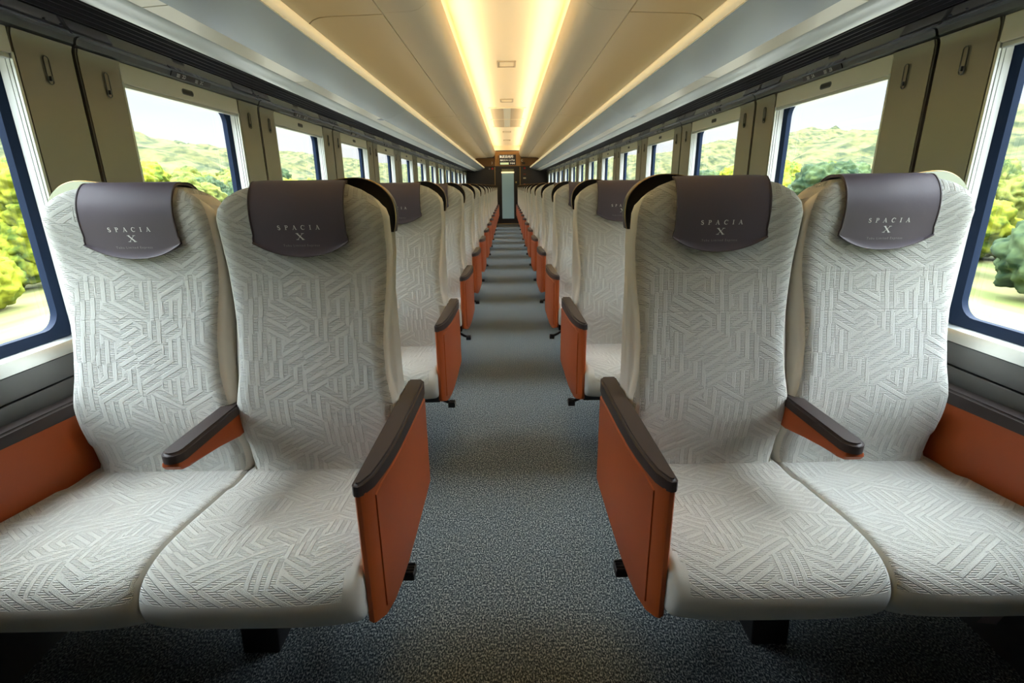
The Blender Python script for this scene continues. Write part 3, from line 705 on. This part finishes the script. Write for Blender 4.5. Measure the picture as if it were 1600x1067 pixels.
def make_double(s):
    """s = side of the car; local origin on the floor at the unit centre, y measured from the camera plane of row one"""
    root = empty('double_seat', (s * U, 0, 0))
    for q in (-1, 1):      # q=-1 aisle seat, q=+1 window seat
        cx = s * q * DC; bx = s * (-.219 if q < 0 else .199)     # backs stand a little nearer the aisle than the cushions
        obj('seat_cushion', shift(cush_mesh(-s if q < 0 else 0), cx * 1.0), [M_FABC, M_PLAIN], root)
        b = obj('backrest', shift(back_mesh(0), bx), [M_FAB, M_SIDE], root)
        sh = s * q
        g, edge = crescent(s, sh); go = obj('grip', shift(g, bx), M_GLOSSBLACK if q < 0 else M_SILVER, b)
        if q > 0: go['label'] = 'silver grip'
        obj('grip_trim', tube(bmesh.new(), [(x + bx, y, z) for x, y, z in edge], .0010, 6), M_GOLD, b)
        bm = bmesh.new(); uvd = COVER_BM.copy(); co = obj('headrest_cover', shift(uvd, bx), M_COVER, root)
        obj('piping', tube(bmesh.new(), [(p.x + bx, p.y, p.z) for p in COVER_EDGE], .0017, 5), M_PIPE, co)
        def f(x, z): 
            return (x + bx, front_y(z) - .0100 + lat(x / .213, z), z)
        bm = bmesh.new(); letters(bm, 'SPACIA', .0, 1.0545, .0105, .101, f); letters(bm, 'X', .0, 1.0305, .0155, .02, f)
        obj('printed_name', bm, M_PRINT, co, False)
        bm = bmesh.new(); add_flat(bm, text_geo('Tobu Limited Express', .0078, 1.25), lambda x, y: f(x, 1.0165 + y)); obj('printed_line', bm, M_PRINT2, co, False)
        co.location.x = s * (-.010 if q > 0 else .003)
        # side pods
        pod = obj('side_armrest', pod_body(s * q), M_ORANGE, root)
        obj('armrest_cap', pod_cap(s * q), M_CAP, pod); obj('leather_panel', pod_inset(s * q), M_ORANGE, pod)
    # centre armrest
    P = [(.958, .598), (.955, .590), (.962, .580), (.985, .574), (1.10, .566), (1.17, .545), (1.19, .538), (1.26, .538), (1.26, .600)]
    ar = obj('centre_armrest', poly_prism_x(P, -.021, .021, None, .006), M_ORANGE, root)
    bm = bmesh.new(); A = []; B = []
    plan = [(-.0235, 1.262), (-.0235, .975), (-.020, .962), (-.011, .953), (0, .950), (.011, .953), (.020, .962), (.0235, .975), (.0235, 1.262)]
    A = [bm.verts.new((x, y, .598)) for x, y in plan]; B = [bm.verts.new((x, y, .622)) for x, y in plan]; n = len(plan)
    for i in range(n): bm.faces.new((A[i], A[(i + 1) % n], B[(i + 1) % n], B[i]))
    bm.faces.new(A); f2 = bm.faces.new(B); fix(bm); bmesh.ops.bevel(bm, geom=list(f2.edges), offset=.006, segments=3, affect='EDGES'); obj('armrest_cap', bm, M_CAP, ar)
    bm = bmesh.new(); (-.027, .027, 1.205, 1.30, .425, .545, .012); obj('centre_post', bm, M_PLAIN, root)
    # frame, pedestal and pedal
    bm = bmesh.new(); box(bm, -.42, .42, .90, 1.33, .268, .318, .006); obj('seat_frame', bm, M_BLACK, root)
    ped = bmesh.new(); q0 = [(x, y, z) for z in (0, .27) for x, y in ((-.058, 1.04), (.058, 1.04), (.058, 1.26), (-.058, 1.26))]
    for dx in (-.065,):
        poly_prism_x([(1.03, 0), (1.055, .27), (1.25, .27), (1.28, 0)], s * dx - .048, s * dx + .048, ped, .006)
    obj('pedestal', fix(ped), M_BLACK, root)
    bm = bmesh.new(); box(bm, -s * .405, -s * .330, 1.05, 1.20, .235, .270, .004); obj('pivot_block', bm, M_BLACK, root)
    bm = bmesh.new(); tube(bm, [(-s * .36, 1.15, .24), (-s * .375, 1.14, .195), (-s * .41, 1.13, .176), (-s * .44, 1.128, .164)], .0085, 8)
    box(bm, -s * .425, -s * .458, 1.105, 1.148, .150, .172, .004)
    for i in range(4): box(bm, -s * .428, -s * .455, 1.109 + i * .0105, 1.114 + i * .0105, .171, .175)
    obj('foot_pedal', bm, M_BLACK, root)
    return root
def kids(o): return [c for c in list(bpy.data.objects) if c.parent == o]
def copy_tree(o, tree):
    c = o.copy(); C.objects.link(c)
    for ch, sub in tree:
        d = ch.copy(); C.objects.link(d); d.parent = c
        for g in sub:
            e = g.copy(); C.objects.link(e); e.parent = d
    return c
DESC = {}
for s in (-1, 1):
    proto = make_double(s); tree = [(ch, kids(ch)) for ch in kids(proto)]
    for k in range(NROW):
        o = proto if k == 0 else copy_tree(proto, tree)
        o.location = (s * U, PITCH_Y * k, 0)
        if k == 0: lab = 'nearest pale grey double seat, in the foreground on the %s' % SN[s]
        elif k == NROW - 1: lab = 'farthest pale grey double seat on the %s, before the dark end wall' % SN[s]
        else: lab = 'pale grey double seat in the %s row from the camera, %s of the aisle' % (ORD[k + 1], SN[s])
        tag(o, lab, 'train seat', 'double seats on the %s of the aisle' % SN[s])
        if k == 0 and s == 1:
            bm = bmesh.new(); v = [bm.verts.new(p) for p in ((.265, .835, .315), (.305, .835, .315), (.285, .84, .255), (.245, .84, .26), (.265, .837, .315), (.305, .837, .315), (.285, .842, .255), (.245, .842, .26))]
            for q in ((0, 1, 2, 3), (7, 6, 5, 4), (0, 4, 5, 1), (1, 5, 6, 2), (2, 6, 7, 3), (3, 7, 4, 0)): bm.faces.new([v[i] for i in q])
            t_ = obj('fabric_tag', bm, mat('tag_grey', (.25, .2, .2), .8), o, False); t_['label'] = 'small brownish fabric tag'
COVER_BM.free()

# ------------------------------------------------------------------ landscape outside
GZ = -1.1
def ground():
    m = bpy.data.materials.new('field'); m.use_nodes = True; t = m.node_tree; L = t.links.new; b = t.nodes['Principled BSDF']; b.inputs['Roughness'].default_value = .95
    c = nd(t, 'ShaderNodeTexCoord'); mp = nd(t, 'ShaderNodeMapping'); mp.inputs['Scale'].default_value = (1.2, .12, 1)
    n = nd(t, 'ShaderNodeTexNoise'); n.inputs['Scale'].default_value = 1.0; n.inputs['Detail'].default_value = 5
    r = nd(t, 'ShaderNodeValToRGB'); e = r.color_ramp.elements; e[0].position = .36; e[0].color = (.085, .105, .018, 1); e[1].position = .62; e[1].color = (.20, .19, .065, 1)
    L(c.outputs['Object'], mp.inputs[0]); L(mp.outputs[0], n.inputs['Vector']); L(n.outputs[0], r.inputs[0]); L(r.outputs[0], b.inputs['Base Color'])
    return m
bm = bmesh.new(); box(bm, -400, 400, -200, 900, GZ - .2, GZ); struct(obj('ground', bm, ground(), smooth=False))
M_BALLAST = mat('ballast', (.13, .12, .11), .95, bump=(9, .6, .03))
bm = bmesh.new(); box(bm, -4.6, 4.6, -200, 900, GZ - .1, GZ + .02); struct(obj('track_bed', bm, M_BALLAST, smooth=False))
M_PATH = mat('gravel', (.22, .20, .165), .9, bump=(20, .5, .02))
for s in (-1, 1):
    bm = bmesh.new(); box(bm, s * 5.4, s * 7.6, -200, 900, GZ - .05, GZ + .03); struct(obj('path', bm, M_PATH, smooth=False))
def foliage(name, c0, c1, sc):
    m = bpy.data.materials.new(name); m.use_nodes = True; t = m.node_tree; L = t.links.new; b = t.nodes['Principled BSDF']; b.inputs['Roughness'].default_value = .9; b.inputs['Specular IOR Level'].default_value = .1
    c = nd(t, 'ShaderNodeTexCoord'); n = nd(t, 'ShaderNodeTexNoise'); n.inputs['Scale'].default_value = sc; n.inputs['Detail'].default_value = 5; n.inputs['Roughness'].default_value = .65
    mp = nd(t, 'ShaderNodeMapping'); mp.inputs['Scale'].default_value = (1, .45, 1); L(c.outputs['Object'], mp.inputs[0]); L(mp.outputs[0], n.inputs['Vector'])
    r = nd(t, 'ShaderNodeValToRGB'); e = r.color_ramp.elements; e[0].position = .38; e[0].color = (*c0, 1); e[1].position = .62; e[1].color = (*c1, 1)
    L(n.outputs[0], r.inputs[0]); L(r.outputs[0], b.inputs['Base Color']); return m
M_HILL = foliage('hill_woods', (.014, .024, .008), (.092, .090, .030), .5)
M_TREES = [foliage('leaf_bright', (.045, .075, .010), (.24, .26, .022), 3.2), foliage('leaf_dark', (.010, .024, .012), (.05, .075, .03), 3.2), foliage('leaf_mid', (.025, .042, .012), (.15, .165, .035), 3.2)]
M_BARK = mat('bark', (.08, .06, .04), .9)
for s in (-1, 1):
    bm = bmesh.new(); nx, ny = 44, 520; rows = []
    for j in range(ny + 1):
        y = -60 + j * 1.6 * (1 + j / 520); row = []
        for i in range(nx + 1):
            t = i / nx; x = 17 + 108 * t
            hgt = 10.5 + 3.5 * math.sin(y / 37 + s) + 2.5 * math.sin(y / 17 + 2 * s) + (y / 60 if s > 0 else y / 90)
            z = GZ + hgt * min(1, math.sin(min(1, t * 1.7) * math.pi / 2)) * (x / 90) ** .6 + 1.9 * noise.noise((x / 6, y / 6, s * 9.)) + 1.3 * abs(noise.noise((x / 2.6, y / 2.6, s * 3.)))
            row.append(bm.verts.new((s * x, y, z if t > .02 else GZ - .3)))
        rows.append(row)
    for A, B in zip(rows, rows[1:]):
        for i in range(nx): bm.faces.new((A[i], A[i + 1], B[i + 1], B[i]))
    struct(obj('hills', bm, M_HILL))
def crown(seed, h, w):
    rnd = random.Random(seed); bm = bmesh.new()
    for k in range(13):
        cx, cy, cz = rnd.uniform(-w, w) * .55, rnd.uniform(-w, w) * .55, h * rnd.uniform(.12, .8); r = rnd.uniform(.30, .5) * w
        if k == 0: cx = cy = 0; cz = h * .55; r = w * .6
        g = bmesh.new(); bmesh.ops.create_icosphere(g, subdivisions=5, radius=r)
        for v in g.verts:
            v.co *= 1 + .22 * noise.noise(v.co * 3 / max(r, .3) + Vector((seed, k, 0))) + .14 * noise.noise(v.co * 7 + Vector((k, seed, 1))) + .07 * noise.noise(v.co * 17 + Vector((k, seed, 4)))
            v.co += Vector((cx, cy, cz)); v.co.z = max(v.co.z, .05)
        me = bpy.data.meshes.new('x'); g.to_mesh(me); g.free(); bm.from_mesh(me); bpy.data.meshes.remove(me)
    return bm
PROT = []
for i in range(3):
    cm = crown(i * 3 + 1, 3.2, 1.55); me = bpy.data.meshes.new('crown'); cm.to_mesh(me); cm.free()
    for p in me.polygons: p.use_smooth = True
    me.materials.append(M_TREES[i]); tb = tube(bmesh.new(), [(0, 0, 0), (.03, 0, .8), (0, .05, 1.5)], lambda t: .11 - .05 * t); tm = bpy.data.meshes.new('trunk'); tb.to_mesh(tm); tb.free(); tm.materials.append(M_BARK)
    PROT.append((me, tm))
KND = ['bright yellow-green bushy tree', 'dark green bushy tree', 'mid green bushy tree']
for s in (-1, 1):
    y = 5.0; i = 0
    while y < 48:
        kind = [0, 2, 0, 1, 0, 2, 2, 0, 1, 2][i % 10] if s < 0 else [2, 0, 1, 0, 0, 2, 1, 2, 0, 2][i % 10]
        x = random.uniform(10.6, 11.4) if i % 2 == 0 else random.uniform(13.6, 14.6); sc = random.uniform(.86, 1.0) * (1.0 if i % 2 == 0 else 1.15)
        t_ = empty('tree', (s * x, y, GZ)); t_.scale = (sc, sc * 1.15, sc); t_.rotation_euler.z = random.uniform(0, 6)
        pos = ORD[i + 1] if i + 1 < len(ORD) else 'last'
        tag(t_, '%s outside the %s windows, %s in its row from the camera' % (KND[kind], SN[s], pos), 'tree', 'trees outside the %s windows' % SN[s])
        for nme, me in (('crown', PROT[kind][0]), ('trunk', PROT[kind][1])):
            q = bpy.data.objects.new(nme, me); C.objects.link(q); q.parent = t_
        y += random.uniform(1.95, 2.1); i += 1
        if i >= 16: break
